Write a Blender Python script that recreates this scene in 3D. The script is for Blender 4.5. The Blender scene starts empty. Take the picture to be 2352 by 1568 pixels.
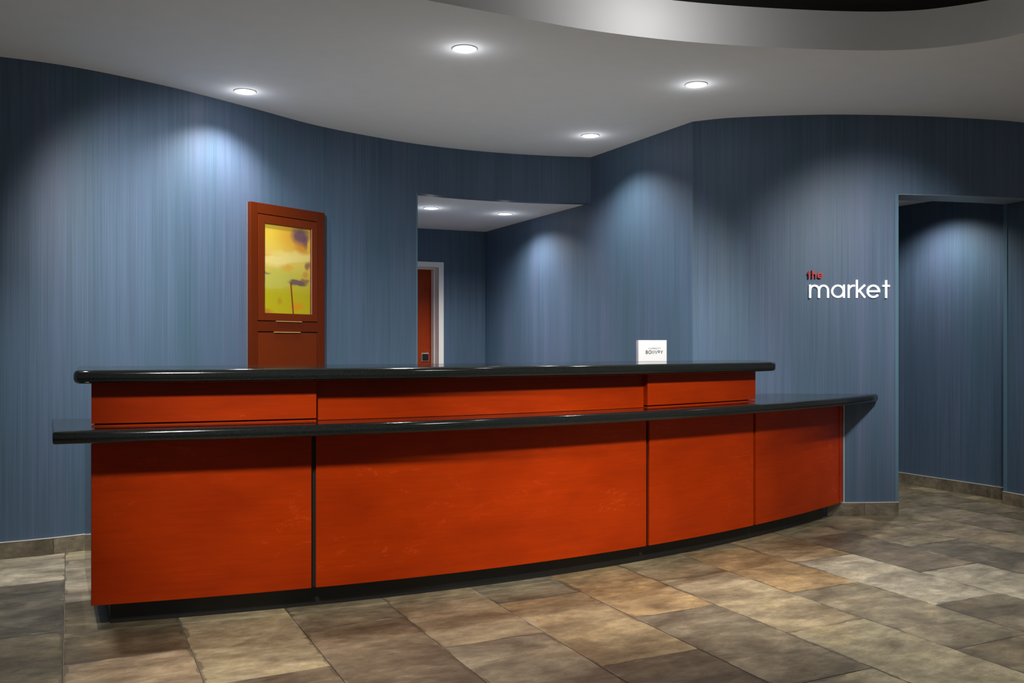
import bpy, bmesh, math, random
from mathutils import Vector, Matrix
random.seed(7)
scene = bpy.context.scene
C = scene.collection

# ---------------------------------------------------------------- camera, world, exposure
CEIL = 2.803
cam_data = bpy.data.cameras.new('camera')
cam = bpy.data.objects.new('camera', cam_data)
C.objects.link(cam)
cam.location = (0, 0, 1.2)
cam.rotation_euler = (math.pi / 2, 0, 0)
cam_data.sensor_width = 36.0
cam_data.lens = 36.0 * 2070 / 2352
cam_data.shift_y = 6.0 / 2352
cam_data.clip_start = 0.05
scene.camera = cam

world = bpy.data.worlds.new('lobby_ambient')
scene.world = world
world.use_nodes = True
bg = world.node_tree.nodes['Background']
bg.inputs[0].default_value = (0.93, 0.96, 1.0, 1)
bg.inputs[1].default_value = 0.10
scene.view_settings.view_transform = 'Standard'
scene.view_settings.look = 'None'
scene.view_settings.exposure = 0.2
scene.view_settings.gamma = 1.0
scene.view_settings.use_curve_mapping = False

def spot(name, loc, energy, angle=110, blend=0.6, radius=0.06, color=(1, .97, .93), aim=None):
    d = bpy.data.lights.new(name, 'SPOT')
    d.energy = energy
    d.spot_size = math.radians(angle)
    d.spot_blend = blend
    d.shadow_soft_size = radius
    d.color = color
    o = bpy.data.objects.new(name, d)
    o.location = loc
    if aim is not None:
        o.rotation_euler = (Vector(aim) - Vector(loc)).to_track_quat('-Z', 'Y').to_euler()
    C.objects.link(o)
    return o

# unseen lobby downlights; the last is added to brighten the right floor
for (x, y, e, ang) in ((-2.55, 3.85, 190, 96), (3.42, 5.45, 60, 112), (2.95, 3.1, 210, 100)):
    spot('lobby_unseen_lamp', (x, y, CEIL - 0.03), e, ang, 0.8, 0.08)
# unseen spots added to brighten the walls; two float just under the oval recess
for (x, y, z, e, ang, aim) in ((-1.55, 3.55, CEIL - .03, 420, 66, (-1.85, 5.85, 1.45)), (2.55, 4.25, 2.77, 200, 60, (2.5, 6.3, 1.35)), (0.45, 3.8, 2.77, 300, 38, (0.95, 7.10, 1.15))):
    spot('wall_fill_lamp', (x, y, z), e, ang, 1.0, 0.08, aim=aim)
# adjustable lobby spots turned to the desk front
for (x, y, e, aim) in ((-0.9, 1.6, 610, (-0.65, 4.2, 0.50)), (1.75, 2.25, 690, (0.80, 5.0, 0.48))):
    spot('lobby_accent_lamp', (x, y, CEIL - 0.03), e, 54, 1.0, 0.18, aim=aim)
# corridor lamp behind the right-hand opening
spot('corridor_lamp', (3.27, 7.18, 2.36), 48, 136, 0.9, 0.05)
# unseen uplights added behind the desk to brighten the ceiling
for (x, y, e) in ((-0.75, 5.45, 8), (0.65, 6.05, 8)):
    spot('ceiling_fill_lamp', (x, y, 0.95), e, 150, 0.8, 0.15, aim=(x, y, 3))
# cove lamp inside the raised ceiling oval
d = bpy.data.lights.new('cove_lamp', 'POINT'); d.energy = 6.0; d.shadow_soft_size = 0.05; d.color = (1, .98, .96)
o = bpy.data.objects.new('cove_lamp', d); o.location = (0.80, 4.28, 2.85); C.objects.link(o)

# ---------------------------------------------------------------- materials
def new_mat(name):
    m = bpy.data.materials.new(name)
    m.use_nodes = True
    nt = m.node_tree
    return m, nt, nt.nodes, nt.links, nt.nodes['Principled BSDF']

def plain(name, col, rough=0.5, spec=0.5, metal=0.0, coat=0.0, emit=None, estr=0.0, var=0.06):
    m, nt, N, L, b = new_mat(name)
    tc = N.new('ShaderNodeTexCoord')
    nz = N.new('ShaderNodeTexNoise'); nz.inputs['Scale'].default_value = 9.0; nz.inputs['Detail'].default_value = 4
    L.new(tc.outputs['Object'], nz.inputs['Vector'])
    mx = N.new('ShaderNodeMix'); mx.data_type = 'RGBA'
    mx.inputs[6].default_value = (*[c * (1 - var) for c in col], 1)
    mx.inputs[7].default_value = (*[min(1, c * (1 + var)) for c in col], 1)
    L.new(nz.outputs['Fac'], mx.inputs[0])
    L.new(mx.outputs[2], b.inputs['Base Color'])
    b.inputs['Roughness'].default_value = rough
    b.inputs['Specular IOR Level'].default_value = spec
    b.inputs['Metallic'].default_value = metal
    b.inputs['Coat Weight'].default_value = coat
    if emit:
        b.inputs['Emission Color'].default_value = (*emit, 1)
        b.inputs['Emission Strength'].default_value = estr
    return m

def ramp(N, stops):
    r = N.new('ShaderNodeValToRGB')
    e = r.color_ramp.elements
    e[0].position, e[0].color = stops[0][0], (*stops[0][1], 1)
    e[1].position, e[1].color = stops[-1][0], (*stops[-1][1], 1)
    for p, c in stops[1:-1]:
        q = e.new(p); q.color = (*c, 1)
    return r

def noise(N, L, vec, scale, detail=3, rough=0.5, dist=0.0):
    n = N.new('ShaderNodeTexNoise')
    n.inputs['Scale'].default_value = scale
    n.inputs['Detail'].default_value = detail
    n.inputs['Roughness'].default_value = rough
    n.inputs['Distortion'].default_value = dist
    L.new(vec, n.inputs['Vector'])
    return n

def mapping(N, L, vec, scale, loc=(0, 0, 0)):
    m = N.new('ShaderNodeMapping')
    m.inputs['Scale'].default_value = scale
    m.inputs['Location'].default_value = loc
    L.new(vec, m.inputs['Vector'])
    return m

def mathn(N, L, op, a, b=None, clamp=False):
    n = N.new('ShaderNodeMath'); n.operation = op; n.use_clamp = clamp
    for i, v in enumerate((a, b)):
        if v is None: continue
        if hasattr(v, 'links'): L.new(v, n.inputs[i])
        else: n.inputs[i].default_value = v
    return n.outputs[0]

def mixc(N, L, fac, a, b, mode='MIX'):
    n = N.new('ShaderNodeMix'); n.data_type = 'RGBA'; n.blend_type = mode
    for i, v in ((0, fac), (6, a), (7, b)):
        if hasattr(v, 'links'): L.new(v, n.inputs[i])
        elif i == 0: n.inputs[0].default_value = v
        else: n.inputs[i].default_value = (*v, 1)
    return n.outputs[2]

# blue wall covering with fine vertical strie (UV.x runs along the wall in metres)
def wall_material():
    m, nt, N, L, b = new_mat('blue_strie_wallcovering')
    uv = N.new('ShaderNodeUVMap')
    fine = noise(N, L, mapping(N, L, uv.outputs[0], (190, 0.9, 1)).outputs[0], 1.0, 4, 0.65)
    mid = noise(N, L, mapping(N, L, uv.outputs[0], (26, 0.35, 1), (5, 2, 0)).outputs[0], 1.0, 3, 0.6)
    wide = noise(N, L, mapping(N, L, uv.outputs[0], (4.5, 0.3, 1), (9, 4, 0)).outputs[0], 1.0, 3, 0.6)
    hue = ramp(N, [(0.28, (0.062, 0.116, 0.170)), (0.5, (0.074, 0.122, 0.192)), (0.74, (0.096, 0.134, 0.220))])
    L.new(wide.outputs['Fac'], hue.inputs[0])
    s1 = ramp(N, [(0.28, (.72, .74, .76)), (0.72, (1.25, 1.25, 1.25))]); L.new(fine.outputs['Fac'], s1.inputs[0])
    s2 = ramp(N, [(0.28, (.91, .915, .92)), (0.72, (1.09, 1.09, 1.10))]); L.new(mid.outputs['Fac'], s2.inputs[0])
    c = mixc(N, L, 1.0, hue.outputs[0], s1.outputs[0], 'MULTIPLY')
    c = mixc(N, L, 1.0, c, s2.outputs[0], 'MULTIPLY')
    L.new(c, b.inputs['Base Color'])
    b.inputs['Roughness'].default_value = 0.52
    b.inputs['Specular IOR Level'].default_value = 0.5
    b.inputs['Sheen Weight'].default_value = 0.0
    bu = N.new('ShaderNodeBump'); bu.inputs['Strength'].default_value = 0.22; bu.inputs['Distance'].default_value = 0.004
    L.new(fine.outputs['Fac'], bu.inputs['Height'])
    L.new(bu.outputs[0], b.inputs['Normal'])
    return m

# red-orange cherry veneer, grain along UV.x
def wood_material(name, dark, base, bright, rough=0.33, coat=0.25, vertical=False, sc=1.0):
    m, nt, N, L, b = new_mat(name)
    uv = N.new('ShaderNodeUVMap')
    info = N.new('ShaderNodeObjectInfo')
    add = N.new('ShaderNodeVectorMath'); add.operation = 'ADD'
    comb = N.new('ShaderNodeCombineXYZ')
    L.new(mathn(N, L, 'MULTIPLY', info.outputs['Random'], 37.0), comb.inputs[0])
    L.new(mathn(N, L, 'MULTIPLY', info.outputs['Random'], 11.0), comb.inputs[1])
    L.new(uv.outputs[0], add.inputs[0]); L.new(comb.outputs[0], add.inputs[1])
    v = add.outputs[0]
    def mp(a, c): return mapping(N, L, v, (c * sc, a * sc, 1) if vertical else (a * sc, c * sc, 1)).outputs[0]
    cloud = noise(N, L, mp(1.6, 3.2), 1.0, 4, 0.55, 0.3)
    grain = noise(N, L, mp(3.5, 60), 1.0, 5, 0.7, 0.8)
    fig = noise(N, L, mp(3.0, 9.0), 1.0, 5, 0.65, 2.2)
    r = ramp(N, [(0.25, dark), (0.52, base), (0.8, bright)])
    L.new(cloud.outputs['Fac'], r.inputs[0])
    g = ramp(N, [(0.3, (.88, .87, .86)), (0.7, (1.10, 1.10, 1.10))]); L.new(grain.outputs['Fac'], g.inputs[0])
    c = mixc(N, L, 1.0, r.outputs[0], g.outputs[0], 'MULTIPLY')
    # thin flame figure lines
    w = mathn(N, L, 'ABSOLUTE', mathn(N, L, 'SUBTRACT', fig.outputs['Fac'], 0.60))
    w = mathn(N, L, 'SUBTRACT', 1.0, mathn(N, L, 'MULTIPLY', w, 70.0), True)
    w = mathn(N, L, 'MULTIPLY', w, mathn(N, L, 'MULTIPLY', mathn(N, L, 'SUBTRACT', cloud.outputs['Fac'], 0.46), 3.2, True), True)
    c = mixc(N, L, w, c, tuple(min(1, x * 1.7 + .02) for x in bright))
    L.new(c, b.inputs['Base Color'])
    b.inputs['Roughness'].default_value = rough
    b.inputs['Coat Weight'].default_value = coat
    b.inputs['Coat Roughness'].default_value = 0.18
    b.inputs['Specular IOR Level'].default_value = 0.12
    return m

def granite_material():
    m, nt, N, L, b = new_mat('polished_black_granite')
    tc = N.new('ShaderNodeTexCoord')
    n1 = noise(N, L, tc.outputs['Object'], 140, 3, 0.7)
    n2 = noise(N, L, tc.outputs['Object'], 420, 2, 0.6)
    r = ramp(N, [(0.42, (0.006, 0.008, 0.008)), (0.62, (0.016, 0.018, 0.016)), (0.74, (0.06, 0.06, 0.055))])
    mixed = mathn(N, L, 'ADD', mathn(N, L, 'MULTIPLY', n1.outputs['Fac'], 0.6), mathn(N, L, 'MULTIPLY', n2.outputs['Fac'], 0.4))
    L.new(mixed, r.inputs[0])
    L.new(r.outputs[0], b.inputs['Base Color'])
    b.inputs['Roughness'].default_value = 0.11
    b.inputs['Specular IOR Level'].default_value = 0.6
    return m

# weathered stone-look porcelain tile; tone comes from the object's own colour
def tile_material(name='stone_look_tile', vec='Object'):
    m, nt, N, L, b = new_mat(name)
    tc = N.new('ShaderNodeTexCoord')
    info = N.new('ShaderNodeObjectInfo')
    comb = N.new('ShaderNodeCombineXYZ')
    L.new(mathn(N, L, 'MULTIPLY', info.outputs['Random'], 91.0), comb.inputs[0])
    L.new(mathn(N, L, 'MULTIPLY', info.outputs['Random'], 57.0), comb.inputs[1])
    add = N.new('ShaderNodeVectorMath'); add.operation = 'ADD'
    L.new(tc.outputs['Object'], add.inputs[0]); L.new(comb.outputs[0], add.inputs[1])
    v = add.outputs[0]
    big = noise(N, L, mapping(N, L, v, (2.8, 4.4, 4.4)).outputs[0], 1.0, 6, 0.58, 0.5)
    cloud = noise(N, L, mapping(N, L, v, (7.0, 12.0, 12.0), (3, 8, 0)).outputs[0], 1.0, 12, 0.68, 0.35)
    streak = noise(N, L, mapping(N, L, v, (14.0, 30.0, 30.0)).outputs[0], 1.0, 8, 0.78, 0.3)
    rust = noise(N, L, mapping(N, L, v, (3.0, 4.2, 4.2), (7, 3, 0)).outputs[0], 1.0, 6, 0.62, 0.4)
    fine = noise(N, L, v, 130.0, 4, 0.7)
    tone = info.outputs['Color']
    r = ramp(N, [(0.33, (.60, .58, .56)), (0.50, (1.0, 1.0, 1.0)), (0.66, (1.50, 1.49, 1.47))]); L.new(big.outputs['Fac'], r.inputs[0])
    k = ramp(N, [(0.36, (.76, .75, .74)), (0.50, (1.0, 1.0, 1.0)), (0.63, (1.24, 1.24, 1.23))]); L.new(cloud.outputs['Fac'], k.inputs[0])
    s = ramp(N, [(0.38, (.80, .79, .78)), (0.62, (1.20, 1.20, 1.20))]); L.new(streak.outputs['Fac'], s.inputs[0])
    g = ramp(N, [(0.3, (.90, .90, .90)), (0.7, (1.10, 1.10, 1.10))]); L.new(fine.outputs['Fac'], g.inputs[0])
    c = mixc(N, L, 1.0, tone, r.outputs[0], 'MULTIPLY')
    c = mixc(N, L, 1.0, c, k.outputs[0], 'MULTIPLY')
    c = mixc(N, L, 1.0, c, s.outputs[0], 'MULTIPLY')
    c = mixc(N, L, 1.0, c, g.outputs[0], 'MULTIPLY')
    # rusty patches
    f = mathn(N, L, 'MULTIPLY', mathn(N, L, 'SUBTRACT', rust.outputs['Fac'], 0.53), 5.0, True)
    c = mixc(N, L, mathn(N, L, 'MULTIPLY', f, 0.45), c, mixc(N, L, 1.0, c, (1.16, .95, .66), 'MULTIPLY'))
    # lime bloom patches printed on the tile
    f2 = mathn(N, L, 'MULTIPLY', mathn(N, L, 'SUBTRACT', cloud.outputs['Fac'], 0.57), 8.0, True)
    f2 = mathn(N, L, 'MULTIPLY', f2, mathn(N, L, 'MULTIPLY', mathn(N, L, 'SUBTRACT', big.outputs['Fac'], 0.44), 5.0, True))
    c = mixc(N, L, mathn(N, L, 'MULTIPLY', f2, 0.45), c, (0.34, 0.30, 0.235))
    # small pale flecks
    fl = noise(N, L, mapping(N, L, v, (60.0, 90.0, 90.0), (2, 5, 0)).outputs[0], 1.0, 3, 0.6)
    ff = mathn(N, L, 'MULTIPLY', mathn(N, L, 'SUBTRACT', fl.outputs['Fac'], 0.66), 12.0, True)
    ff = mathn(N, L, 'MULTIPLY', ff, mathn(N, L, 'MULTIPLY', mathn(N, L, 'SUBTRACT', rust.outputs['Fac'], 0.46), 6.0, True))
    c = mixc(N, L, mathn(N, L, 'MULTIPLY', ff, 0.5), c, (0.38, 0.33, 0.25))
    # irregular worn edges, dark on some sides and pale on others
    sx = N.new('ShaderNodeSeparateXYZ'); L.new(tc.outputs['Object'], sx.inputs[0])
    ex = mathn(N, L, 'SUBTRACT', 0.2247, mathn(N, L, 'ABSOLUTE', sx.outputs[0]))
    ey = mathn(N, L, 'SUBTRACT', 0.451, mathn(N, L, 'ABSOLUTE', sx.outputs[1]))
    ed = mathn(N, L, 'MINIMUM', ex, ey)
    wear = noise(N, L, mapping(N, L, v, (4.0, 4.0, 1), (1, 9, 0)).outputs[0], 1.0, 3, 0.6)
    wid = mathn(N, L, 'MULTIPLY', mathn(N, L, 'MULTIPLY', mathn(N, L, 'SUBTRACT', wear.outputs['Fac'], 0.47), 7.0, True), 0.022)
    dk = mathn(N, L, 'MULTIPLY', mathn(N, L, 'SUBTRACT', wid, mathn(N, L, 'ADD', ed, mathn(N, L, 'MULTIPLY', mathn(N, L, 'SUBTRACT', cloud.outputs['Fac'], .5), .03))), 160.0, True)
    c = mixc(N, L, mathn(N, L, 'MULTIPLY', dk, 0.55), c, (0.055, 0.045, 0.032))
    wid2 = mathn(N, L, 'MULTIPLY', mathn(N, L, 'MULTIPLY', mathn(N, L, 'SUBTRACT', 0.45, wear.outputs['Fac']), 7.0, True), 0.035)
    lt = mathn(N, L, 'MULTIPLY', mathn(N, L, 'SUBTRACT', wid2, mathn(N, L, 'ADD', ed, mathn(N, L, 'MULTIPLY', mathn(N, L, 'SUBTRACT', cloud.outputs['Fac'], .5), .06))), 60.0, True)
    c = mixc(N, L, mathn(N, L, 'MULTIPLY', lt, 0.5), c, (0.36, 0.32, 0.255))
    L.new(c, b.inputs['Base Color'])
    b.inputs['Roughness'].default_value = 0.46
    b.inputs['Specular IOR Level'].default_value = 0.45
    bu = N.new('ShaderNodeBump'); bu.inputs['Strength'].default_value = 0.12; bu.inputs['Distance'].default_value = 0.003
    L.new(streak.outputs['Fac'], bu.inputs['Height']); L.new(bu.outputs[0], b.inputs['Normal'])
    return m

# blurred yellow and violet flower print, laid out in UV 0..1
def picture_material():
    m, nt, N, L, b = new_mat('flower_print')
    uv = N.new('ShaderNodeUVMap')
    wob = noise(N, L, uv.outputs[0], 5.0, 3, 0.55)
    off = N.new('ShaderNodeVectorMath'); off.operation = 'MULTIPLY_ADD'
    L.new(wob.outputs['Color'], off.inputs[0]); off.inputs[1].default_value = (.10, .08, 0); L.new(uv.outputs[0], off.inputs[2])
    sub = N.new('ShaderNodeVectorMath'); sub.operation = 'SUBTRACT'
    L.new(off.outputs[0], sub.inputs[0]); sub.inputs[1].default_value = (.05, .04, 0)
    sep = N.new('ShaderNodeSeparateXYZ'); L.new(sub.outputs[0], sep.inputs[0])
    bgc = ramp(N, [(0.0, (.55, .46, .010)), (0.22, (.50, .45, .012)), (0.42, (.60, .52, .07)), (0.62, (.80, .62, .13)), (0.85, (.84, .60, .07)), (1.0, (.82, .58, .06))])
    L.new(sep.outputs[1], bgc.inputs[0])
    c = bgc.outputs[0]
    blobs = [  # x, y, rx, ry, colour, strength, sharpness
        (.10, .62, .26, .10, (.80, .30, .02), .75, 1.2),
        (.55, .66, .62, .075, (.86, .72, .22), .8, 2.0),
        (.25, .58, .34, .07, (.84, .74, .28), .7, 2.0),
        (.28, .605, .34, .045, (.88, .74, .26), .85, 6.0),
        (.70, .660, .36, .060, (.88, .74, .24), .8, 6.0),
        (.20, .36, .40, .09, (.58, .56, .12), .6, 5.0),
        (.62, .88, .42, .22, (.80, .32, .03), .6, 1.2),
        (.82, .76, .22, .09, (.72, .25, .02), .8, 1.4),
        (.78, .90, .24, .13, (.10, .045, .13), .95, 1.6),
        (.90, .84, .10, .10, (.17, .06, .14), .8, 1.6),
        (.99, .80, .07, .10, (.85, .60, .04), .9, 2.0),
        (.50, .52, .18, .05, (.82, .36, .03), .75, 1.4),
        (.30, .42, .45, .14, (.55, .55, .10), .55, 1.6),
        (.94, .56, .09, .06, (.25, .07, .08), .85, 1.6),
        (.88, .47, .10, .05, (.55, .18, .03), .6, 1.4),
        (.04, .45, .14, .018, (.22, .12, .14), .8, 1.6),
        (.72, .360, .24, .042, (.13, .06, .11), .95, 2.4),
        (.88, .40, .12, .035, (.20, .07, .10), .8, 1.8),
        (.72, .09, .18, .06, (.78, .28, .01), .75, 1.4),
        (.33, .14, .06, .06, (.45, .22, .02), .55, 1.4),
        (.05, .02, .18, .05, (.50, .22, .02), .8, 1.4),
    ]
    for (x, y, rx, ry, col, st, sh) in blobs:
        dx = mathn(N, L, 'MULTIPLY', mathn(N, L, 'SUBTRACT', sep.outputs[0], x), 1 / rx)
        dy = mathn(N, L, 'MULTIPLY', mathn(N, L, 'SUBTRACT', sep.outputs[1], y), 1 / ry)
        d2 = mathn(N, L, 'ADD', mathn(N, L, 'MULTIPLY', dx, dx), mathn(N, L, 'MULTIPLY', dy, dy))
        fac = mathn(N, L, 'MULTIPLY', mathn(N, L, 'SUBTRACT', 1.0, mathn(N, L, 'SQRT', d2), True), sh, True)
        fac = mathn(N, L, 'MULTIPLY', mathn(N, L, 'SMOOTH_MIN', fac, 1.0), st, True)
        c = mixc(N, L, fac, c, col)
    # thin dark-red stem
    sp = N.new('ShaderNodeSeparateXYZ'); L.new(uv.outputs[0], sp.inputs[0])
    cx = mathn(N, L, 'SUBTRACT', 0.625, mathn(N, L, 'MULTIPLY', sp.outputs[1], 0.15))
    w = mathn(N, L, 'ABSOLUTE', mathn(N, L, 'SUBTRACT', sp.outputs[0], cx))
    w = mathn(N, L, 'SUBTRACT', 1.0, mathn(N, L, 'MULTIPLY', w, 46.0), True)
    below = mathn(N, L, 'LESS_THAN', sp.outputs[1], 0.36)
    w = mathn(N, L, 'MULTIPLY', mathn(N, L, 'MULTIPLY', w, 1.6, True), below)
    c = mixc(N, L, w, c, (.26, .04, .008))
    c = mixc(N, L, 1.0, c, (.80, .80, .80), 'MULTIPLY')
    L.new(c, b.inputs['Base Color'])
    b.inputs['Roughness'].default_value = 0.3
    b.inputs['Specular IOR Level'].default_value = 0.3
    return m

M = {}
M['wall'] = wall_material()
M['ceil'] = plain('grey_ceiling_paint', (.86, .89, .95), 0.9, 0.2, var=0.03)
M['cove'] = plain('cove_band_paint', (.74, .75, .76), 0.85, 0.2, var=0.03)
M['void'] = plain('black_ceiling_paint', (.012, .012, .013), 0.9, 0.1)
M['wood'] = wood_material('cherry_veneer', (.28, .020, .0002), (.37, .029, .0003), (.43, .037, .0004), 0.40, 0.05)
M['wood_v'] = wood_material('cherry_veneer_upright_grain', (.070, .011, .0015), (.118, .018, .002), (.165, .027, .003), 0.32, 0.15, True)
M['door'] = wood_material('cherry_door_veneer', (.22, .022, .004), (.33, .038, .006), (.42, .055, .008), 0.4, 0.1, True)
M['endpanel'] = plain('polished_dark_end_panel', (.04, .03, .028), 0.08, 0.25)
M['black'] = plain('black_toe_kick', (.012, .012, .011), 0.45, 0.4)
M['groove'] = plain('shadow_gap_black', (.010, .006, .005), 0.6, 0.3)
M['granite'] = granite_material()
M['tile'] = tile_material()
M['grout'] = plain('grey_grout', (.20, .175, .135), 0.9, 0.2, var=0.2)
M['caulk'] = plain('pale_caulk', (.62, .60, .56), 0.6)
M['edge_grey'] = plain('grey_edge_caulk', (.24, .23, .21), 0.6)
M['white'] = plain('white_door_frame_paint', (.92, .91, .88), 0.4, var=0.02)
M['trim'] = plain('blue_corner_guard', (.10, .19, .26), 0.35, 0.6)
M['pale_trim'] = plain('pale_blue_reveal', (.26, .32, .38), 0.5, 0.5)
M['dark_metal'] = plain('dark_lock_metal', (.03, .03, .032), 0.35, metal=0.6)
M['steel'] = plain('brushed_steel', (.75, .75, .74), 0.3, metal=0.8)
M['brass'] = plain('brass', (.80, .52, .16), 0.3, metal=0.2)
M['acrylic'] = plain('white_acrylic', (.92, .92, .93), 0.2, coat=0.4, var=0.01)
M['acrylic_side'] = plain('grey_acrylic_edge', (.55, .58, .64), 0.2, coat=0.4)
M['ink'] = plain('black_ink', (.03, .03, .03), 0.6)
M['ink_grey'] = plain('grey_ink', (.22, .22, .22), 0.6)
M['letter_white'] = plain('white_letter_acrylic', (.95, .95, .95), 0.35, var=0.01, emit=(1, 1, 1), estr=0.35)  # added self-glow brightens the white letters beyond the room's light
M['letter_red'] = plain('red_letter_acrylic', (.52, .05, .06), 0.35)
M['lens'] = plain('lit_lens', (.9, .9, .9), 0.5, emit=(1, .99, .97), estr=2.2)
M['ring'] = plain('white_trim_ring', (.85, .85, .85), 0.4)
M['picture'] = picture_material()

# ---------------------------------------------------------------- helpers
def obj(name, bm, mat, parent=None, smooth=False):
    me = bpy.data.meshes.new(name)
    bmesh.ops.recalc_face_normals(bm, faces=bm.faces)
    bm.to_mesh(me); bm.free()
    for mm in (mat if isinstance(mat, (list, tuple)) else [mat]):
        me.materials.append(mm)
    if smooth:
        for p in me.polygons: p.use_smooth = True
    o = bpy.data.objects.new(name, me)
    C.objects.link(o)
    if parent is not None:
        o.parent = parent
        o.matrix_parent_inverse = Matrix.Identity(4)
    return o

def tag(o, label, cat, group=None):
    o['label'] = label; o['category'] = cat
    if group: o['group'] = group
    return o

def struct(o, label=None):
    o['kind'] = 'structure'
    if label: o['label'] = label
    return o

def empty(name, loc=(0, 0, 0)):
    o = bpy.data.objects.new(name, None)
    o.empty_display_size = 0.1
    o.location = loc
    C.objects.link(o)
    return o

def catmull(pts, n=8):
    out = []
    P = [Vector(p) for p in pts]
    P = [P[0] * 2 - P[1]] + P + [P[-1] * 2 - P[-2]]
    for i in range(1, len(P) - 2):
        for k in range(n):
            t = k / n
            a, b, c, d = P[i - 1], P[i], P[i + 1], P[i + 2]
            out.append(0.5 * ((2 * b) + (c - a) * t + (2 * a - 5 * b + 4 * c - d) * t * t + (3 * b - a - 3 * c + d) * t ** 3))
    out.append(P[-2])
    return out

def offset_path(path, d):
    """offset a 2D polyline to its left by d, mitred"""
    res = []
    n = len(path)
    for i in range(n):
        a = path[max(i - 1, 0)]; b = path[i]; c = path[min(i + 1, n - 1)]
        d1 = (b - a).normalized() if i > 0 else (c - b).normalized()
        d2 = (c - b).normalized() if i < n - 1 else d1
        n1 = Vector((-d1.y, d1.x)); n2 = Vector((-d2.y, d2.x))
        m = (n1 + n2).normalized()
        k = max(0.3, m.dot(n1))
        res.append(b + m * (d / k))
    return res

def ribbon(bm, path, d0, d1, z0, z1, loc=(0, 0, 0), u0=0.0, mi=0):
    """solid strip following a plan polyline between left-offsets d0 and d1 and heights z0 and z1; UV = (length, z)"""
    uvl = bm.loops.layers.uv.verify()
    A = offset_path(path, d0); B = offset_path(path, d1)
    off = Vector(loc)
    L = [u0]
    for i in range(1, len(path)): L.append(L[-1] + (path[i] - path[i - 1]).length)
    ring = []
    for a, b in zip(A, B):
        ring.append([bm.verts.new(Vector((p.x, p.y, z)) - off) for p, z in ((a, z0), (a, z1), (b, z1), (b, z0))])
    def face(vs, uvs):
        f = bm.faces.new(vs); f.material_index = mi
        for lp, uv in zip(f.loops, uvs): lp[uvl].uv = uv
    th = abs(d1 - d0)
    for i in range(len(path) - 1):
        r, s = ring[i], ring[i + 1]
        vz = (z0, z1, z1 + th, z0 - th)
        for k in range(4):
            j = (k + 1) % 4
            if k == 0: uv = ((L[i], z0), (L[i], z1), (L[i + 1], z1), (L[i + 1], z0))
            elif k == 1: uv = ((L[i], z1), (L[i], z1 + th), (L[i + 1], z1 + th), (L[i + 1], z1))
            elif k == 2: uv = ((L[i], z1), (L[i], z0), (L[i + 1], z0), (L[i + 1], z1))
            else: uv = ((L[i], z0 - th), (L[i], z0), (L[i + 1], z0), (L[i + 1], z0 - th))
            face((r[k], r[j], s[j], s[k]), uv)
    for r, l in ((ring[0], L[0]), (ring[-1], L[-1])):
        face(r, ((l, z0), (l, z1), (l + th, z1), (l + th, z0)))

def V2(*a): return [Vector(p) for p in a]

def box(bm, x0, x1, y0, y1, z0, z1, bev=0.0, M4=None):
    uvl = bm.loops.layers.uv.verify()
    vs = [bm.verts.new((x, y, z)) for x in (x0, x1) for y in (y0, y1) for z in (z0, z1)]
    F = [bm.faces.new([vs[i] for i in q]) for q in ((0, 1, 3, 2), (4, 6, 7, 5), (0, 4, 5, 1), (2, 3, 7, 6), (0, 2, 6, 4), (1, 5, 7, 3))]
    bmesh.ops.recalc_face_normals(bm, faces=F)
    if bev:
        eds = list({e for f in F for e in f.edges})
        g = bmesh.ops.bevel(bm, geom=eds, offset=bev, segments=2, profile=0.5, affect='EDGES')
        F = [f for f in g['faces'] if f.is_valid] + [f for f in F if f.is_valid]
    for f in set(F):
        nrm = f.normal
        f.normal_update(); nrm = f.normal
        for lp in f.loops:
            c = lp.vert.co
            if abs(nrm.z) > .7: lp[uvl].uv = (c.x, c.y)
            elif abs(nrm.x) > .7: lp[uvl].uv = (c.y, c.z)
            else: lp[uvl].uv = (c.x, c.z)
    if M4 is not None:
        done = {v for f in F if f.is_valid for v in f.verts}
        for v in done: v.co = M4 @ v.co

def frame_matrix(origin, e1, nrm):
    """local x = e1 along wall, local y = outward normal, local z = up"""
    m = Matrix.Identity(4)
    m.col[0] = (e1[0], e1[1], 0, 0); m.col[1] = (nrm[0], nrm[1], 0, 0); m.col[2] = (0, 0, 1, 0)
    m.col[3] = (origin[0], origin[1], origin[2], 1)
    return m

# ---------------------------------------------------------------- plan curves
left_pts = [(-6.2, 4.35), (-4.6, 4.50), (-3.6, 4.70), (-2.857, 5.028), (-2.499, 5.247), (-2.158, 5.590), (-1.996, 5.800), (-1.743, 6.157),
            (-1.44, 6.600), (-1.067, 6.975), (-0.77, 7.215), (-0.451, 7.405), (-0.095, 7.560), (0.274, 7.666), (0.676, 7.736)]
left_path = catmull(left_pts, 10)
jamb_i = min(range(len(left_path)), key=lambda i: (left_path[i] - Vector((-0.770, 7.215))).length)
right_pts = [(1.302, 6.495), (1.549, 6.387), (1.982, 6.315), (2.352, 6.297), (2.842, 6.335), (3.359, 6.425), (3.711, 6.525), (4.5, 6.82), (5.8, 7.45)]
right_path = catmull(right_pts, 14)
def right_y(x):
    for a, b in zip(right_path, right_path[1:]):
        if a.x <= x <= b.x: return a.y + (b.y - a.y) * (x - a.x) / (b.x - a.x)
    return 6.495
def cut(path, x0, x1):
    """portion of an x-monotone polyline between x0 and x1"""
    out = []
    def at(x):
        for a, b in zip(path, path[1:]):
            if a.x - 1e-5 <= x <= b.x + 1e-5: return a.lerp(b, min(1, max(0, (x - a.x) / (b.x - a.x))))
    out.append(at(x0)); out += [p for p in path if x0 + 1e-4 < p.x < x1 - 1e-4]; out.append(at(x1))
    return out

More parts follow.
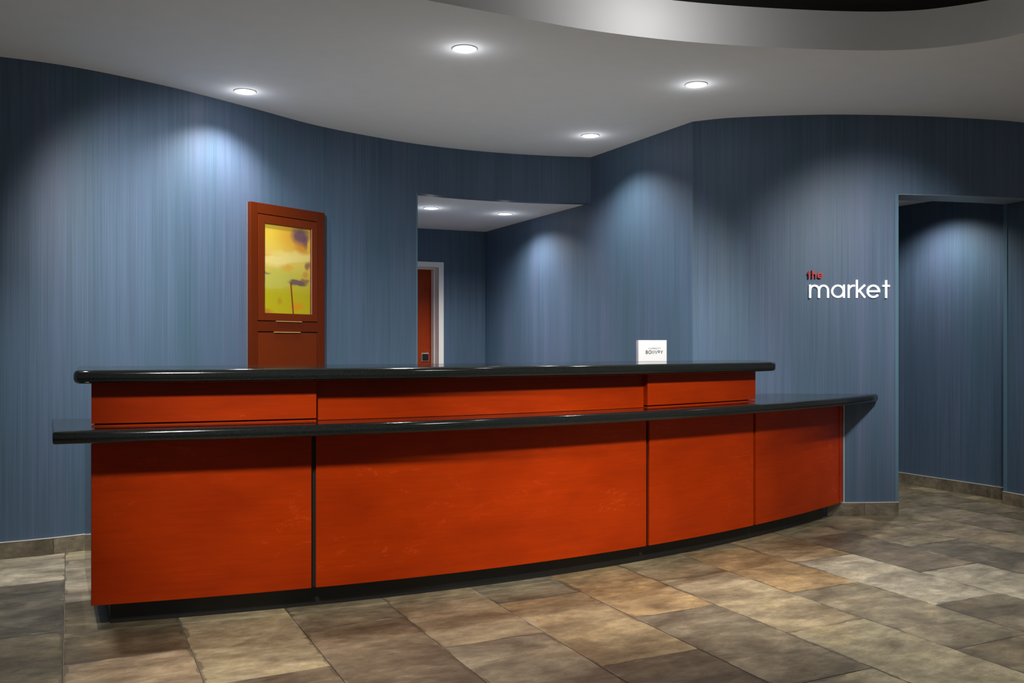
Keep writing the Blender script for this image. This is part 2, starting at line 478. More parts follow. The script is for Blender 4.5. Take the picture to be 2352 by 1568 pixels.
# ---------------------------------------------------------------- walls
bm = bmesh.new()
ribbon(bm, left_path[:jamb_i + 1], 0, 0.10, 0, CEIL)
L0 = sum((left_path[i + 1] - left_path[i]).length for i in range(jamb_i))
ribbon(bm, left_path[jamb_i:], 0, 0.10, 2.41, CEIL, u0=L0)
struct(obj('wall_left', bm, M['wall']), 'curved blue strie wall behind the reception desk with a wide opening')

bm = bmesh.new()
ribbon(bm, V2((-0.289, 9.738), (0.676, 7.736), (1.302, 6.495)), 0, 0.12, 0, CEIL)
struct(obj('wall_center', bm, M['wall']), 'angled blue wall running back into the alcove')

OPL, OPR = 2.706, 3.775      # opening in the right wall
bm = bmesh.new()
ribbon(bm, cut(right_path, 1.302, OPL), 0, 0.24, 0, CEIL)
LL = 1.45
ribbon(bm, cut(right_path, OPL, OPR), 0, 0.24, 2.2525, CEIL, u0=LL)
ribbon(bm, cut(right_path, OPR, 5.8), 0, 0.24, 0, CEIL, u0=LL + 1.1)
struct(obj('wall_right', bm, M['wall']), 'bowed dark blue wall with lettering and a doorway')

# alcove back wall with the door opening
K = Vector((-0.289, 9.738)); W = Vector((-0.91467, -0.40419)); NIN = Vector((-0.40419, 0.91467))
bm = bmesh.new()
ribbon(bm, [K, K + W * 0.479], 0, -0.26, 0, CEIL)
ribbon(bm, [K + W * 0.479, K + W * 1.50], 0, -0.26, 2.06, CEIL, u0=.479)
ribbon(bm, [K + W * 1.50, K + W * 1.75], 0, -0.26, 0, CEIL, u0=1.5)
struct(obj('wall_back', bm, M['wall']), 'dark blue back wall of the alcove')
bm = bmesh.new()
ribbon(bm, V2((-0.90, 7.42), (-1.60, 8.55), (-1.93, 9.02)), 0, 0.08, 0, 2.41)
struct(obj('wall_alcove', bm, M['wall']), 'side wall of the alcove, hidden from the lobby')

# corridor beyond the right opening
bm = bmesh.new()
ribbon(bm, V2((2.40, 9.57), (3.348, 7.787), (3.767, 6.999), (3.84, 6.86)), 0, 0.10, 0, 2.60)
struct(obj('wall_corridor', bm, M['wall']), 'blue corridor wall seen through the doorway')
bm = bmesh.new()
ribbon(bm, V2((2.45, 6.60), (1.55, 8.4), (2.40, 9.57)), 0, 0.08, 0, 2.60)
struct(obj('wall_corridor_far', bm, M['wall']), 'far wall of the corridor, hidden from the lobby')

# ---------------------------------------------------------------- ceilings
def fill_poly(bm, loops, z):
    edges = []
    for lp in loops:
        vs = [bm.verts.new((p[0], p[1], z)) for p in lp]
        for i in range(len(vs)): edges.append(bm.edges.new((vs[i], vs[(i + 1) % len(vs)])))
    return bmesh.ops.triangle_fill(bm, use_beauty=True, edges=edges)

cove_pts = [(-0.398, 4.201), (0.07, 4.443), (0.43, 4.616), (0.931, 4.78), (1.535, 4.888), (2.058, 4.92), (2.383, 4.836), (2.638, 4.643),
            (2.80, 4.25), (2.75, 3.6), (2.35, 2.95), (1.5, 2.5), (0.4, 2.35), (-0.6, 2.55), (-1.15, 3.05), (-1.05, 3.70), (-0.75, 4.00)]
cv = [Vector(p) for p in cove_pts]
closed = []
n = len(cv)
for i in range(n):
    a, b, c, dd = cv[i - 1], cv[i], cv[(i + 1) % n], cv[(i + 2) % n]
    for k in range(8):
        t = k / 8
        closed.append(0.5 * ((2 * b) + (c - a) * t + (2 * a - 5 * b + 4 * c - dd) * t * t + (3 * b - a - 3 * c + dd) * t ** 3))
bm = bmesh.new()
fill_poly(bm, [[(-6.4, -2.5), (6.4, -2.5), (6.4, 8.2), (-6.4, 8.2)], closed], CEIL)
ceil = struct(obj('ceiling', bm, M['ceil']), 'smooth grey plaster ceiling with a recessed oval')
bm = bmesh.new()
ring = closed + [closed[0]]
vs0 = [bm.verts.new((p.x, p.y, CEIL)) for p in closed]; vs1 = [bm.verts.new((p.x, p.y, 3.015)) for p in closed]
for i in range(len(closed)):
    j = (i + 1) % len(closed); bm.faces.new((vs0[i], vs0[j], vs1[j], vs1[i]))
obj('cove_band', bm, M['cove'], ceil, smooth=True)
bm = bmesh.new()
fill_poly(bm, [[(p.x, p.y) for p in closed]], 3.015)
obj('cove_top', bm, M['void'], ceil)
# alcove ceiling
bm = bmesh.new()
alc = [(p.x, p.y) for p in left_path[jamb_i:]] + [(-0.289, 9.738), (-1.95, 9.05), (-1.60, 8.55), (-0.90, 7.42)]
fill_poly(bm, [alc], 2.412)
struct(obj('ceiling_alcove', bm, M['ceil']), 'grey alcove ceiling')
bm = bmesh.new()
fill_poly(bm, [[(2.45, 6.56), (3.0, 6.59), (3.70, 6.77), (3.84, 6.86), (3.767, 6.999), (3.348, 7.787), (2.40, 9.57), (1.55, 8.4)]], 2.39)
struct(obj('ceiling_corridor', bm, M['ceil']), 'corridor ceiling beyond the doorway')

# ---------------------------------------------------------------- floor and tiles
bm = bmesh.new()
box(bm, -6.4, 6.4, -2.5, 10.6, -0.06, -0.006)
floor = struct(obj('floor', bm, M['grout']), 'stone-look floor laid in running bond')
A = Vector((-0.44061, 0.89770)); B = Vector((0.89770, 0.44061))
PITCH, LEN, S0, T0 = 0.4495, 0.902, -0.022, 3.768
tone_list = [(.20, .165, .125), (.27, .235, .185), (.16, .135, .105), (.31, .275, .22), (.23, .18, .125), (.34, .30, .24), (.18, .155, .125), (.25, .215, .165)]
# (row, index) -> tone, where index counts from the joint at T0
tones = {(-1, 2): (0.231, 0.202, 0.151), (-1, 1): (0.069, 0.059, 0.043), (-1, 0): (0.087, 0.07, 0.039), (0, 1): (0.169, 0.144, 0.104), (0, 0): (0.087, 0.065, 0.033), (0,
         -1): (0.215, 0.158, 0.094), (1, 0): (0.238, 0.192, 0.11), (2, 0): (0.137, 0.109, 0.062), (2, -1): (0.107, 0.079, 0.045), (3, 0): (0.184, 0.139, 0.079), (3, -1):
         (0.169, 0.139, 0.09), (4, 0): (0.13, 0.109, 0.067), (4, -1): (0.231, 0.172, 0.09), (5, 0): (0.248, 0.166, 0.075), (4, -2): (0.087, 0.07, 0.043), (5, -1): (0.169,
         0.139, 0.09), (6, 0): (0.169, 0.132, 0.072), (6, -1): (0.224, 0.177, 0.104), (7, 0): (0.225, 0.148, 0.066), (6, -2): (0.231, 0.196, 0.119), (7, -1): (0.155,
         0.127, 0.079), (8, 0): (0.199, 0.144, 0.075), (9, 0): (0.097, 0.075, 0.048), (8, -1): (0.259, 0.228, 0.164), (10, 0): (0.155, 0.125, 0.075), (9, -1): (0.248,
         0.218, 0.159), (8, -2): (0.087, 0.07, 0.043), (10, -1): (0.081, 0.068, 0.048), (11, 0): (0.184, 0.15, 0.098), (7, -2): (0.087, 0.065, 0.035), (9, 1): (0.142,
         0.115, 0.068), (12, 0): (0.13, 0.106, 0.072), (1, -1): (0.107, 0.082, 0.048)}
TS = 0.60
tm = bmesh.new()
box(tm, -PITCH / 2 + .0016, PITCH / 2 - .0016, -LEN / 2 + .0016, LEN / 2 - .0016, -0.009, 0.0, bev=0.0012)
first = None
rot = math.atan2(B.y, B.x)
def wall_limit_left(x):
    for a, b in zip(left_path, left_path[1:]):
        if a.x <= x <= b.x: return a.y + (b.y - a.y) * (x - a.x) / (b.x - a.x)
    return 7.74
for row in range(-7, 22):
    for k in range(-9, 9):
        s = S0 + (row + .5) * PITCH
        t = T0 + (k + .5) * LEN + (0 if row % 2 == 0 else -0.4525)
        c = B * s + A * t
        if not (2.1 < c.y < 8.9 and abs(c.x) < 4.6): continue
        if c.x < 0.68 and c.y > wall_limit_left(c.x) + 0.42: continue
        if 0.68 <= c.x < 1.9 and c.y > 7.3 - (c.x - .68): continue
        if c.x > 4.1 and c.y > 7.2: continue
        if first is None:
            o = obj('tile', tm, M['tile'], floor); first = o
        else:
            o = first.copy(); C.objects.link(o); o.parent = floor
        flip = math.pi if random.random() < .5 else 0
        o.location = (c.x, c.y, random.uniform(-.0006, .0004)); o.rotation_euler = (0, 0, rot + flip)
        rt = random.choice(tone_list)
        tn = tones.get((row, k), (rt[0] * TS, rt[1] * TS * .97, rt[2] * TS * .76))
        tn = tuple(c * 1.08 + m * .22 for c, m in zip(tn, (.138, .130, .094)))
        j = random.uniform(.95, 1.05)
        o.color = (tn[0] * j, tn[1] * j, tn[2] * j, 1)

# ---------------------------------------------------------------- baseboards of cut tile
def baseboard(name, path, step, label, side=-1):
    base = empty(name)
    struct(base, label)
    L = [0.0]
    for i in range(1, len(path)): L.append(L[-1] + (path[i] - path[i - 1]).length)
    def at(l):
        for i in range(len(path) - 1):
            if L[i] <= l <= L[i + 1] + 1e-6: return path[i].lerp(path[i + 1], (l - L[i]) / (L[i + 1] - L[i]))
        return path[-1]
    l = 0.0; n = 0
    while l < L[-1] - .02:
        e = min(l + step, L[-1])
        sub = [at(l + .001)] + [path[i] for i in range(len(path)) if l + .004 < L[i] < e - .004] + [at(e - .001)]
        bm = bmesh.new()
        mid = (sub[0] + sub[-1]) / 2
        ribbon(bm, sub, 0, side * 0.011, 0.0, 0.092, loc=(mid.x, mid.y, 0))
        o = obj('tile', bm, M['tile'], base)
        o.location = (mid.x, mid.y, 0)
        tn = random.choice([(.27, .24, .19), (.24, .215, .17), (.30, .27, .215)])
        o.color = (tn[0] * .62, tn[1] * .60, tn[2] * .55, 1)
        l = e; n += 1
    bm = bmesh.new()
    ribbon(bm, path, 0, side * 0.012, 0.092, 0.0955)
    obj('cap_strip', bm, M['caulk'], base)
    return base
lo = [p for p in left_path if -4.6 < p.x < -1.2]
baseboard('baseboard_left', lo, 0.30, 'cut-tile baseboard along the curved wall left of the desk')
baseboard('baseboard_right', cut(right_path, 2.20, OPL), 0.26, 'short cut-tile baseboard between desk and doorway')
baseboard('baseboard_corridor', V2((2.90, 8.63), (3.348, 7.787), (3.767, 6.999), (3.82, 6.90)), 0.60, 'cut-tile baseboard along the corridor wall')
baseboard('baseboard_far_right', cut(right_path, OPR, 5.7), 0.45, 'cut-tile baseboard on the wall right of the doorway')
# right jamb: reveal is perpendicular to the bowed wall
pj = cut(right_path, OPR, 5.8)
tj = (pj[1] - pj[0]).normalized(); nj = Vector((-tj.y, tj.x))
baseboard('baseboard_jamb', [pj[0] + nj * 0.245, pj[0] - nj * 0.0], 0.30, 'cut-tile baseboard on the right jamb of the doorway')

# corner guards
def guard(name, p, e1, nrm, w, z0, z1, label, mat='trim', t=.003):
    bm = bmesh.new()
    box(bm, -w, t, 0, t, z0, z1, M4=frame_matrix((p.x, p.y, 0), e1, nrm))
    box(bm, 0, t, -w, 0, z0, z1, M4=frame_matrix((p.x, p.y, 0), e1, nrm))
    struct(obj(name, bm, M[mat]), label)
pl = cut(right_path, 1.302, OPL)
tl = (pl[-1] - pl[-2]).normalized()
guard('trim_1', pl[-1], (tl.x, tl.y), (tl.y, -tl.x), .022, 0.096, 2.2525, 'blue corner guard on the left edge of the doorway')
tq = (left_path[jamb_i] - left_path[jamb_i - 1]).normalized()
guard('trim_2', left_path[jamb_i] + tq * .012, (tq.x, tq.y), (tq.y, -tq.x), .014, 0, 2.41, 'slim blue corner guard on the alcove opening')
pb = pj[0] + nj * 0.24
guard('trim_3', pb, (nj.x, nj.y), (-tj.x, -tj.y), .030, 0.096, 2.2525, 'blue corner guard on the right jamb of the doorway')
# pale lintel reveal
bm = bmesh.new()
ribbon(bm, cut(right_path, OPL, OPR), 0.001, 0.239, 2.2485, 2.2525)
struct(obj('trim_4', bm, M['pale_trim']), 'pale reveal under the doorway lintel')

# ---------------------------------------------------------------- door in the alcove
door = empty('door_1', (K.x + W.x * 0.99, K.y + W.y * 0.99, 0)); struct(door, 'red-brown wooden door in a white frame at the back of the alcove')
inv = Matrix.Translation(-Vector(door.location))
FM = inv @ frame_matrix((K.x, K.y, 0), (W.x, W.y), (-NIN.x, -NIN.y))
bm = bmesh.new()
# casing faces (right, top, left) and deep jambs
box(bm, 0.479, 0.533, -0.012, 0.012, 0, 2.064, M4=FM); box(bm, 1.447, 1.50, -0.012, 0.012, 0, 2.064, M4=FM)
box(bm, 0.533, 1.447, -0.012, 0.012, 2.010, 2.064, M4=FM)
box(bm, 0.515, 0.533, -0.25, -0.012, 0, 2.01, M4=FM); box(bm, 1.447, 1.465, -0.25, -0.012, 0, 2.01, M4=FM)
box(bm, 0.515, 1.465, -0.25, -0.012, 2.010, 2.03, M4=FM)
box(bm, 0.533, 0.545, -0.235, -0.12, 0, 2.01, M4=FM); box(bm, 0.545, 1.447, -0.235, -0.12, 1.998, 2.01, M4=FM)
obj('door_frame', bm, M['white'], door)
bm = bmesh.new()
box(bm, 0.536, 1.444, -0.245, -0.205, 0.01, 2.006, M4=FM)
leaf = obj('door_leaf', bm, M['door'], door)
leaf['label'] = 'red-brown wood veneer door leaf'
bm = bmesh.new()
box(bm, 0.575, 0.655, -0.205, -0.198, 1.015, 1.105, bev=.002, M4=FM)
pl_ = obj('lock_plate', bm, M['steel'], leaf)
bm = bmesh.new()
box(bm, 0.583, 0.647, -0.198, -0.180, 1.024, 1.096, bev=.003, M4=FM)
obj('keypad', bm, M['dark_metal'], leaf)

# ---------------------------------------------------------------- recessed downlights
def disc_lathe(bm, prof, seg=40):
    rings = []
    for r, z in prof:
        if r < 1e-5: rings.append([bm.verts.new((0, 0, z))])
        else: rings.append([bm.verts.new((r * math.cos(2 * math.pi * k / seg), r * math.sin(2 * math.pi * k / seg), z)) for k in range(seg)])
    for a, b in zip(rings, rings[1:]):
        for k in range(seg):
            j = (k + 1) % seg
            if len(a) == 1: bm.faces.new((a[0], b[k], b[j]))
            elif len(b) == 1: bm.faces.new((a[k], a[j], b[0]))
            else: bm.faces.new((a[k], a[j], b[j], b[k]))
lamp_spec = [
    ((-1.693, 5.717, CEIL), 'round white downlight close to the left wall, above the flower-print cabinet', 90, 128),
    ((-0.257, 4.890, CEIL), 'largest round white downlight in the middle of the grey ceiling', 150, 140),
    ((0.602, 6.926, CEIL), 'small round white downlight in the ceiling corner just above the alcove header', 85, 130),
    ((1.137, 5.564, CEIL), 'round white downlight below the oval recess, toward the lettered wall', 130, 84),
    ((-0.721, 8.027, 2.412), 'left of the two round downlights inside the alcove', 130, 140),
    ((-0.065, 8.377, 2.412), 'right of the two round downlights inside the alcove', 75, 150)]
ring_me = lens_me = None
for (loc, lab, e, ang) in lamp_spec:
    root = empty('downlight', loc); tag(root, lab, 'ceiling light', 'recessed ceiling downlights')
    if ring_me is None:
        bm = bmesh.new(); disc_lathe(bm, [(.064, -.0005), (.070, -.0005), (.070, -.003), (.067, -.005), (.064, -.005), (.064, -.0005)])
        r = obj('trim_ring', bm, M['ring'], root, True); ring_me = r.data
        bm = bmesh.new(); disc_lathe(bm, [(.0635, -.001), (.0635, -.004), (.05, -.0065), (.03, -.0075), (0, -.008)])
        l = obj('lens', bm, M['lens'], root, True); lens_me = l.data
    else:
        for nm, me in (('trim_ring', ring_me), ('lens', lens_me)):
            q = bpy.data.objects.new(nm, me); C.objects.link(q); q.parent = root
    gl = bpy.data.lights.new('downlight_glow', 'POINT'); gl.energy = 0.4; gl.shadow_soft_size = 0.03
    go = bpy.data.objects.new('downlight_glow', gl); go.location = (loc[0], loc[1], loc[2] - .07); C.objects.link(go)
    spot('downlight_lamp', (loc[0], loc[1], loc[2] - .015), e, ang, 0.75, 0.05)

# ---------------------------------------------------------------- reception desk
def Cy(x): return ((0.00807573 * x + 0.09355644) * x + 0.52686876) * x + 4.47152238
def Cd(x): return (3 * 0.00807573 * x + 2 * 0.09355644) * x + 0.52686876
def Cn(x):
    d = Cd(x); return Vector((d, -1)).normalized()
def Cp(x, o=0.0):
    n = Cn(x); return Vector((x, Cy(x))) + n * o
def Cpath(x0, x1, o=0.0, n=24): return [Cp(x0 + (x1 - x0) * i / n, o) for i in range(n + 1)]
XL, XR = -1.768, 2.262
ZL, ZLB, ZU, ZUB = 0.8525, 0.800, 1.093, 1.037
DEND = Vector((-0.459, 0.888))
desk = empty('reception_desk', (0.2, 4.9, 0)); dl = desk.location
tag(desk, 'long curved reception desk with glossy red-orange cherry panels and black toe kick', 'desk')
def desk_part(name, path, d0, d1, z0, z1, mat, smooth=False, parent=None, bevel=0.0):
    bm = bmesh.new()
    ribbon(bm, path, d0, d1, z0, z1, loc=dl)
    o = obj(name, bm, M[mat], parent or desk, smooth)
    if bevel:
        md = o.modifiers.new('edge', 'BEVEL'); md.width = bevel; md.segments = 2; md.limit_method = 'ANGLE'; md.angle_limit = math.radians(50)
    return o
# ribbon left-offset is away from the viewer (path runs left to right)
desk_part('toe_kick', Cpath(XL + .06, 2.20), 0.075, 0.10, 0, 0.115, 'black')
t0 = Cp(XL + .06, -0.075)
desk_part('toe_kick', [t0 + DEND * .58, t0 + DEND * .004], 0.0, 0.02, 0, 0.115, 'black')
desk_part('carcass', Cpath(XL + .02, 2.27), 0.020, 0.045, 0.10, ZLB, 'black')
GAP = 0.0105
seams = [XL, -0.896, 0.740, 1.474, XR]
for i in range(4):
    a = seams[i] + (GAP if i else 0); b = seams[i + 1] - (GAP * .8 if i < 3 else 0.001)
    desk_part('front_panel', Cpath(a, b), 0.0, 0.019, 0.10, ZLB, 'wood', bevel=.0015)
desk_part('scribe_strip', Cpath(XR + .002, 2.300, n=4), -0.004, 0.016, 0.102, ZLB, 'wood', bevel=.001)
desk_part('caulk_line', [Vector((2.316, right_y(2.316) - .006)), Vector((2.322, right_y(2.322) - .002))], 0, 0.004, 0.096, ZLB - .002, 'caulk')
# left end panel: polished, cut along DEND
e0 = Cp(XL, 0) + Vector((-.001, 0))
desk_part('end_panel', [e0 + DEND * .70, e0], 0.0, 0.018, 0.10, ZLB, 'endpanel')
# riser
desk_part('riser_carcass', Cpath(XL + .004, 1.479), 0.050, 0.26, ZL, ZUB, 'groove')
def riser(x0, x1, rec, strip):
    p = Cpath(x0, x1)
    if strip:
        o = desk_part('riser_panel', p, rec, rec + .05, ZL + .0125, ZUB, 'wood', bevel=.0012)
        q = desk_part('base_strip', p, rec + .001, rec + .05, ZL, ZL + .006, 'wood', parent=None)
    else:
        o = desk_part('riser_panel', p, rec, rec + .02, ZL + .001, ZUB, 'wood', bevel=.0012)
riser(XL, -0.884, 0.0, True)
riser(-0.882, 0.7385, 0.030, False)
riser(0.740, 1.482, 0.0, True)

# countertops with bullnose edges
def counter(name, front, rest, zb, zt, label, nose_rest, mat='granite'):
    """front: plan points of the nosed edge left to right; rest: [(point, weight)] closing the outline"""
    pts = [(p, 1.0) for p in front] + rest
    P = [p for p, w in pts]; Wt = [w for p, w in pts]
    n = len(P)
    # inward mitre direction (outline is counter-clockwise seen from above -> inward = left)
    inn = []
    for i in range(n):
        d1 = (P[i] - P[i - 1]).normalized(); d2 = (P[(i + 1) % n] - P[i]).normalized()
        n1 = Vector((-d1.y, d1.x)); n2 = Vector((-d2.y, d2.x))
        m = (n1 + n2)
        m = m.normalized() if m.length > 1e-6 else n1
        inn.append(m / max(.45, m.dot(n1)))
    r = (zt - zb) / 2
    c = P[0].copy()
    for p in P[1:]: c += p
    c /= n
    bm = bmesh.new()
    loops = []
    NS = 12
    for k in range(NS + 1):
        th = -math.pi / 2 + math.pi * k / NS
        ex = 0.72
        ins = r * (1 - math.copysign(abs(math.cos(th)) ** ex, math.cos(th)))
        z = zb + r + r * math.copysign(abs(math.sin(th)) ** ex, math.sin(th))
        loops.append([bm.verts.new((P[i].x + inn[i].x * ins * Wt[i] - c.x, P[i].y + inn[i].y * ins * Wt[i] - c.y, z - zb)) for i in range(n)])
    for a, b in zip(loops, loops[1:]):
        for i in range(n):
            j = (i + 1) % n
            f = bm.faces.new((a[i], a[j], b[j], b[i])); f.smooth = True
    bm.faces.new(list(reversed(loops[0]))); bm.faces.new(loops[-1])
    o = obj(name, bm, M[mat])
    o.location = (c.x, c.y, zb)
    md = o.modifiers.new('split', 'EDGE_SPLIT'); md.split_angle = math.radians(38)
    tag(o, label, 'countertop')
    return o

# lower ledge
front = [p for p in Cpath(-1.70, 2.40, 0.19, 70)]
front = [p for p in front if p.y < right_y(p.x) - .03]
tip = Vector((front[-1].x + .012, right_y(front[-1].x + .012) - .003))
back_wall = [(tip, .3)] + [(Vector((x, right_y(x) - .003)), 0.0) for x in (2.40, 2.2, 2.0, 1.8)]
inner = [(Cp(x, -.44), 0.0) for x in (1.35, 1.0, .6, .2, -.2, -.6, -1.0, -1.4, -1.75)]
el = Vector((-1.828, 3.585))
rest = back_wall + inner + [(el + DEND * .68, 0.2), (el, 0.25)]
counter('countertop', front, rest, ZLB, ZL, 'lower black granite ledge running the full desk to the right wall', None)
# upper transaction top
front = Cpath(-1.800, 1.500, 0.10, 60)
er = Cp(1.500, .10); es = Cp(-1.800, .10)
rest = [(er + Vector((.03, .03)), 1.0), (er + Vector((.045, .10)), 1.0)]
rest += [(er + Vector((.10, .66)), .6)] + [(Cp(x, -.62), .4) for x in (1.10, .8, .4, 0, -.4, -.8, -1.2, -1.55)]
es2 = es + Vector((-.030, .025))
DU = Vector((-0.415, 0.910))
rest += [(es2 + DU * .76, .6), (es2 + DU * .05, 1.0), (es2, 1.0)]
counter('countertop', front, rest, ZUB, ZU, 'upper black granite transaction top with rounded ends, carrying the white card', None)

# ---------------------------------------------------------------- stroke lettering
def arc(cx, cy, rx, ry, a0, a1, n=20):
    return [(cx + rx * math.cos(math.radians(a0 + (a1 - a0) * i / n)), cy + ry * math.sin(math.radians(a0 + (a1 - a0) * i / n))) for i in range(n + 1)]
def stroke_mesh(bm, strokes, w, depth, M4, sx=1.0):
    """extruded 2D strokes: local x,z in letter plane, y outward"""
    for st in strokes:
        closedp = (Vector(st[0]) - Vector(st[-1])).length < 1e-5
        P = [Vector(p) for p in st]
        P = [p for i, p in enumerate(P) if i == 0 or (p - P[i - 1]).length > 1e-5]
        if closedp: P = P[:-1]
        n = len(P); Lf = []; Rt = []
        for i in range(n):
            a = P[i - 1] if (i > 0 or closedp) else None
            c = P[(i + 1) % n] if (i < n - 1 or closedp) else None
            d1 = (P[i] - a).normalized() if a is not None else (c - P[i]).normalized()
            d2 = (c - P[i]).normalized() if c is not None else d1
            n1 = Vector((-d1.y, d1.x)); n2 = Vector((-d2.y, d2.x)); m = (n1 + n2)
            m = m.normalized() if m.length > 1e-6 else n1
            k = w / 2 / max(.8, m.dot(n1))
            Lf.append(P[i] + m * k); Rt.append(P[i] - m * k)
        vs = []
        for l, r in zip(Lf, Rt):
            vs.append([bm.verts.new(M4 @ Vector((p.x * sx, y, p.y))) for p, y in ((l, 0), (l, depth), (r, depth), (r, 0))])
        m = n if closedp else n - 1
        for i in range(m):
            a, b = vs[i], vs[(i + 1) % n]
            for k in range(4):
                j = (k + 1) % 4; bm.faces.new((a[k], a[j], b[j], b[k]))
        if not closedp:
            bm.faces.new(vs[0]); bm.faces.new(vs[-1])
h_ = .5
glyph = {   # lower case on x-height 1; strokes are centre lines, w = stroke width 0.155
    'm': [[(.078, 0), (.078, 1.0)], arc(.417, .58, .339, .345, 180, 0) + [(.757, 0)], arc(1.097, .58, .339, .345, 180, 0) + [(1.437, 0)]],
    'a': [arc(.5, .5, .43, .43, 0, 360, 36), [(.965, 0), (.965, 1.0)]],
    'r': [[(.078, 0), (.078, 1.0)], arc(.46, .55, .38, .375, 180, 75, 14)],
    'k': [[(.078, 0), (.078, 1.37)], [(.70, .985), (.135, .46)], [(.70, .02), (.27, .56)]],
    'e': [[(.07, .5), (.93, .5)], arc(.51, .5, .44, .43, -9, 322, 36)],
    't': [[(.275, 0), (.275, 1.345)], [(0, .915), (.55, .915)]],
    'h': [[(.10, 0), (.10, 1.6)], arc(.42, .55, .32, .35, 180, 0) + [(.74, 0)]],
}
# wall sign on the bowed right wall
def wp(u):      # plan point of the wall on a bearing
    x = u
    return Vector((x, right_y(x)))
sa = wp(2.073); sb = wp(2.660)
se = (sb - sa).normalized(); sn = Vector((se.y, -se.x))
sign = empty('wall_sign', (sa.x, sa.y, 1.52)); tag(sign, 'raised letters reading the market, red over white, on the blue right wall', 'sign')
so = Vector(sign.location)
XH = 0.0925
def sign_letter(ch, x, z, xh, w, mat, depth=.012, stand=.008):
    bm = bmesh.new()
    Mx = frame_matrix((sa.x - so.x + se.x * x + sn.x * stand, sa.y - so.y + se.y * x + sn.y * stand, z - so.z), (se.x, se.y), (sn.x, sn.y)) @ Matrix.Diagonal((xh, 1, xh, 1))
    stroke_mesh(bm, glyph[ch], w, depth, Mx)
    o = obj('letter', bm, M[mat], sign)
    o['label'] = ('red raised letter ' if mat == 'letter_red' else 'white raised letter ') + ch
    return o
U = 0.0925 / 128 * 1.0          # metres per crop pixel
U = 0.000722
for ch, px in (('m', 0), ('a', 215), ('r', 374), ('k', 454), ('e', 560), ('t', 715)):
    sign_letter(ch, px * U, 1.5225, XH, .145, 'letter_white')
x = -8 * U
for ch, px in (('t', -13), ('h', 28), ('e', 80)):
    sign_letter(ch, px * U, 1.661, .0345, .25, 'letter_red', .016, .008)

# ---------------------------------------------------------------- tall cabinet with flower print on the left wall
co = Vector((-1.790, 6.092)); ce = Vector((.575, .818)); cn = Vector((.818, -.575))
cab = empty('wall_cabinet', (co.x + ce.x * .33, co.y + ce.y * .33, 0))
tag(cab, 'tall narrow cherry cabinet with a yellow and violet flower print on the left wall', 'cabinet')
cl = Vector(cab.location)
CM = frame_matrix((co.x - cl.x, co.y - cl.y, 0), (ce.x, ce.y), (cn.x, cn.y))
def cab_part(name, boxes, mat, parent=cab, bev=.0015):
    bm = bmesh.new()
    for b in boxes: box(bm, *b, bev=bev, M4=CM)
    return obj(name, bm, M[mat], parent)
DT = .037
cab_part('carcass', [(0.004, .666, -.02, .016, 0.0, 2.155)], 'groove')
cab_part('stile', [(0, .058, 0, DT, 0, 2.162)], 'wood_v'); cab_part('stile', [(.600, .670, 0, DT, 0, 2.162)], 'wood_v')
cab_part('top_rail', [(.058, .600, 0, DT, 2.090, 2.162)], 'wood_v')
cab_part('middle_rail', [(.058, .600, 0, DT, 1.287, 1.356)], 'wood_v')
cab_part('bottom_rail', [(.058, .600, 0, DT, 0, .10)], 'wood_v')
cab_part('side_edge', [(-.002, 0.0, -.01, .004, 0, 2.162)], 'edge_grey', bev=0)
ud = cab_part('door', [(.062, .115, .004, DT + .002, 1.362, 2.085), (.537, .596, .004, DT + .002, 1.362, 2.085),
                       (.115, .537, .004, DT + .002, 2.028, 2.085), (.115, .537, .004, DT + .002, 1.362, 1.414)], 'wood_v')
ud['label'] = 'cherry frame door holding the flower print'
# picture panel
bm = bmesh.new()
uvl = bm.loops.layers.uv.verify()
q = [(.112, 1.411), (.540, 1.411), (.540, 2.031), (.112, 2.031)]
vs = [bm.verts.new(CM @ Vector((a, DT - .010, b))) for a, b in q]
vb = [bm.verts.new(CM @ Vector((a, DT - .016, b))) for a, b in q]
f = bm.faces.new(vs)
for lp, uv in zip(f.loops, ((0, 0), (1, 0), (1, 1), (0, 1))): lp[uvl].uv = uv
bm.faces.new(list(reversed(vb)))
for i in range(4): bm.faces.new((vs[i], vs[(i + 1) % 4], vb[(i + 1) % 4], vb[i]))
pic = obj('picture', bm, M['picture'], ud); pic['label'] = 'blurred yellow and violet flower print'
cab_part('bead', [(.110, .115, DT - .010, DT + .001, 1.414, 2.028)], 'groove', ud, 0)
cab_part('bead', [(.5385, .5405, DT - .010, DT + .003, 1.414, 2.028)], 'caulk', ud, 0)
ld = cab_part('door', [(.062, .596, .004, DT - .002, .105, 1.280)], 'wood_v')
ld['label'] = 'plain cherry lower door'
cab_part('pull', [(.218, .444, DT - .006, DT + .008, 1.3565, 1.3605)], 'brass', ud, 0)
cab_part('pull', [(.200, .432, DT - .006, DT + .008, 1.2805, 1.2850)], 'brass', ld, 0)

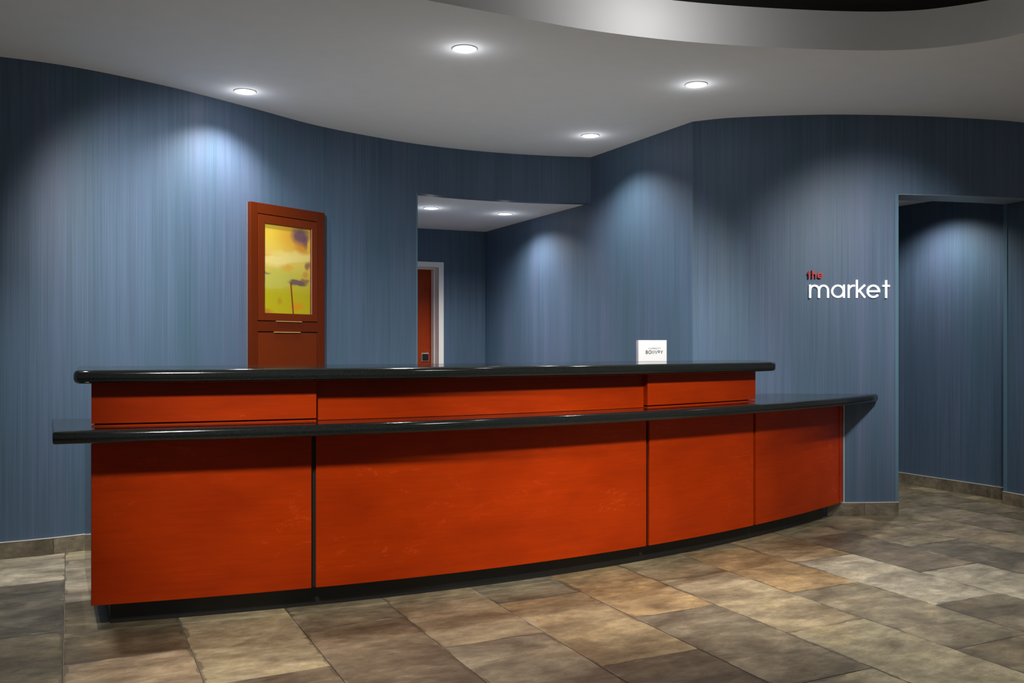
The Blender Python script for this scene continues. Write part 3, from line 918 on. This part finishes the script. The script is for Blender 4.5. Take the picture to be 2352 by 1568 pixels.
# ---------------------------------------------------------------- white card block on the upper top
card = empty('desk_sign', (0.866, 5.60, ZU)); tag(card, 'small white acrylic block with black lettering on the upper granite top', 'sign')
card.rotation_euler = (0, 0, math.radians(10))
bm = bmesh.new(); box(bm, -.088, .093, -.019, .019, 0, .131, bev=.0015); 
blk = obj('block', bm, [M['acrylic']], card)
bm = bmesh.new(); box(bm, -.0925, -.0882, -.0185, .0185, 0.0005, .1305); obj('edge_plate', bm, M['acrylic_side'], card)
caps = {
    'M': (1.0, [[(0, 0), (0, 1), (.5, .35), (1, 1), (1, 0)]]), 'A': (.9, [[(0, 0), (.45, 1), (.9, 0)], [(.18, .33), (.72, .33)]]),
    'R': (.62, [[(0, 0), (0, 1)], [(0, 1), (.32, 1)] + arc(.32, .75, .27, .25, 90, -90, 10) + [(0, .5)], [(.3, .5), (.62, 0)]]),
    'I': (.0, [[(0, 0), (0, 1)]]), 'O': (1.0, [arc(.5, .5, .5, .5, 0, 360, 28)]), 'T': (.7, [[(0, 1), (.7, 1)], [(.35, 0), (.35, 1)]]),
    'B': (.62, [[(0, 0), (0, 1)], [(0, 1), (.3, 1)] + arc(.3, .76, .25, .24, 90, -90, 10) + [(0, .52)], [(0, .52), (.34, .52)] + arc(.34, .26, .28, .26, 90, -90, 10) + [(0, 0)]]),
    'N': (.78, [[(0, 0), (0, 1), (.78, 0), (.78, 1)]]), 'V': (.84, [[(0, 1), (.42, 0), (.84, 1)]]), 'Y': (.8, [[(0, 1), (.4, .45), (.8, 1)], [(.4, .45), (.4, 0)]]),
    'o': (.56, [arc(.28, .66, .28, .30, 0, 360, 24), ]),
}
def write(text, x0, x1, z, hgt, w, mat, name):
    gap = .38
    tot = sum(caps[c][0] for c in text) + gap * (len(text) - 1)
    k = (x1 - x0) / tot
    bm = bmesh.new(); x = x0
    for c in text:
        Mx = Matrix.Translation((x, -.0190, z)) @ Matrix.Diagonal((k, -1, hgt, 1))
        stroke_mesh(bm, caps[c][1], w, .0006, Mx)
        x += (caps[c][0] + gap) * k
    return obj(name, bm, M[mat], card)
write('MARRIOTT', -.0245, .053, .0755, .0095, .20, 'ink_grey', 'small_lettering')
write('BONVoY', -.041, .066, .0475, .0195, .22, 'ink', 'large_lettering')
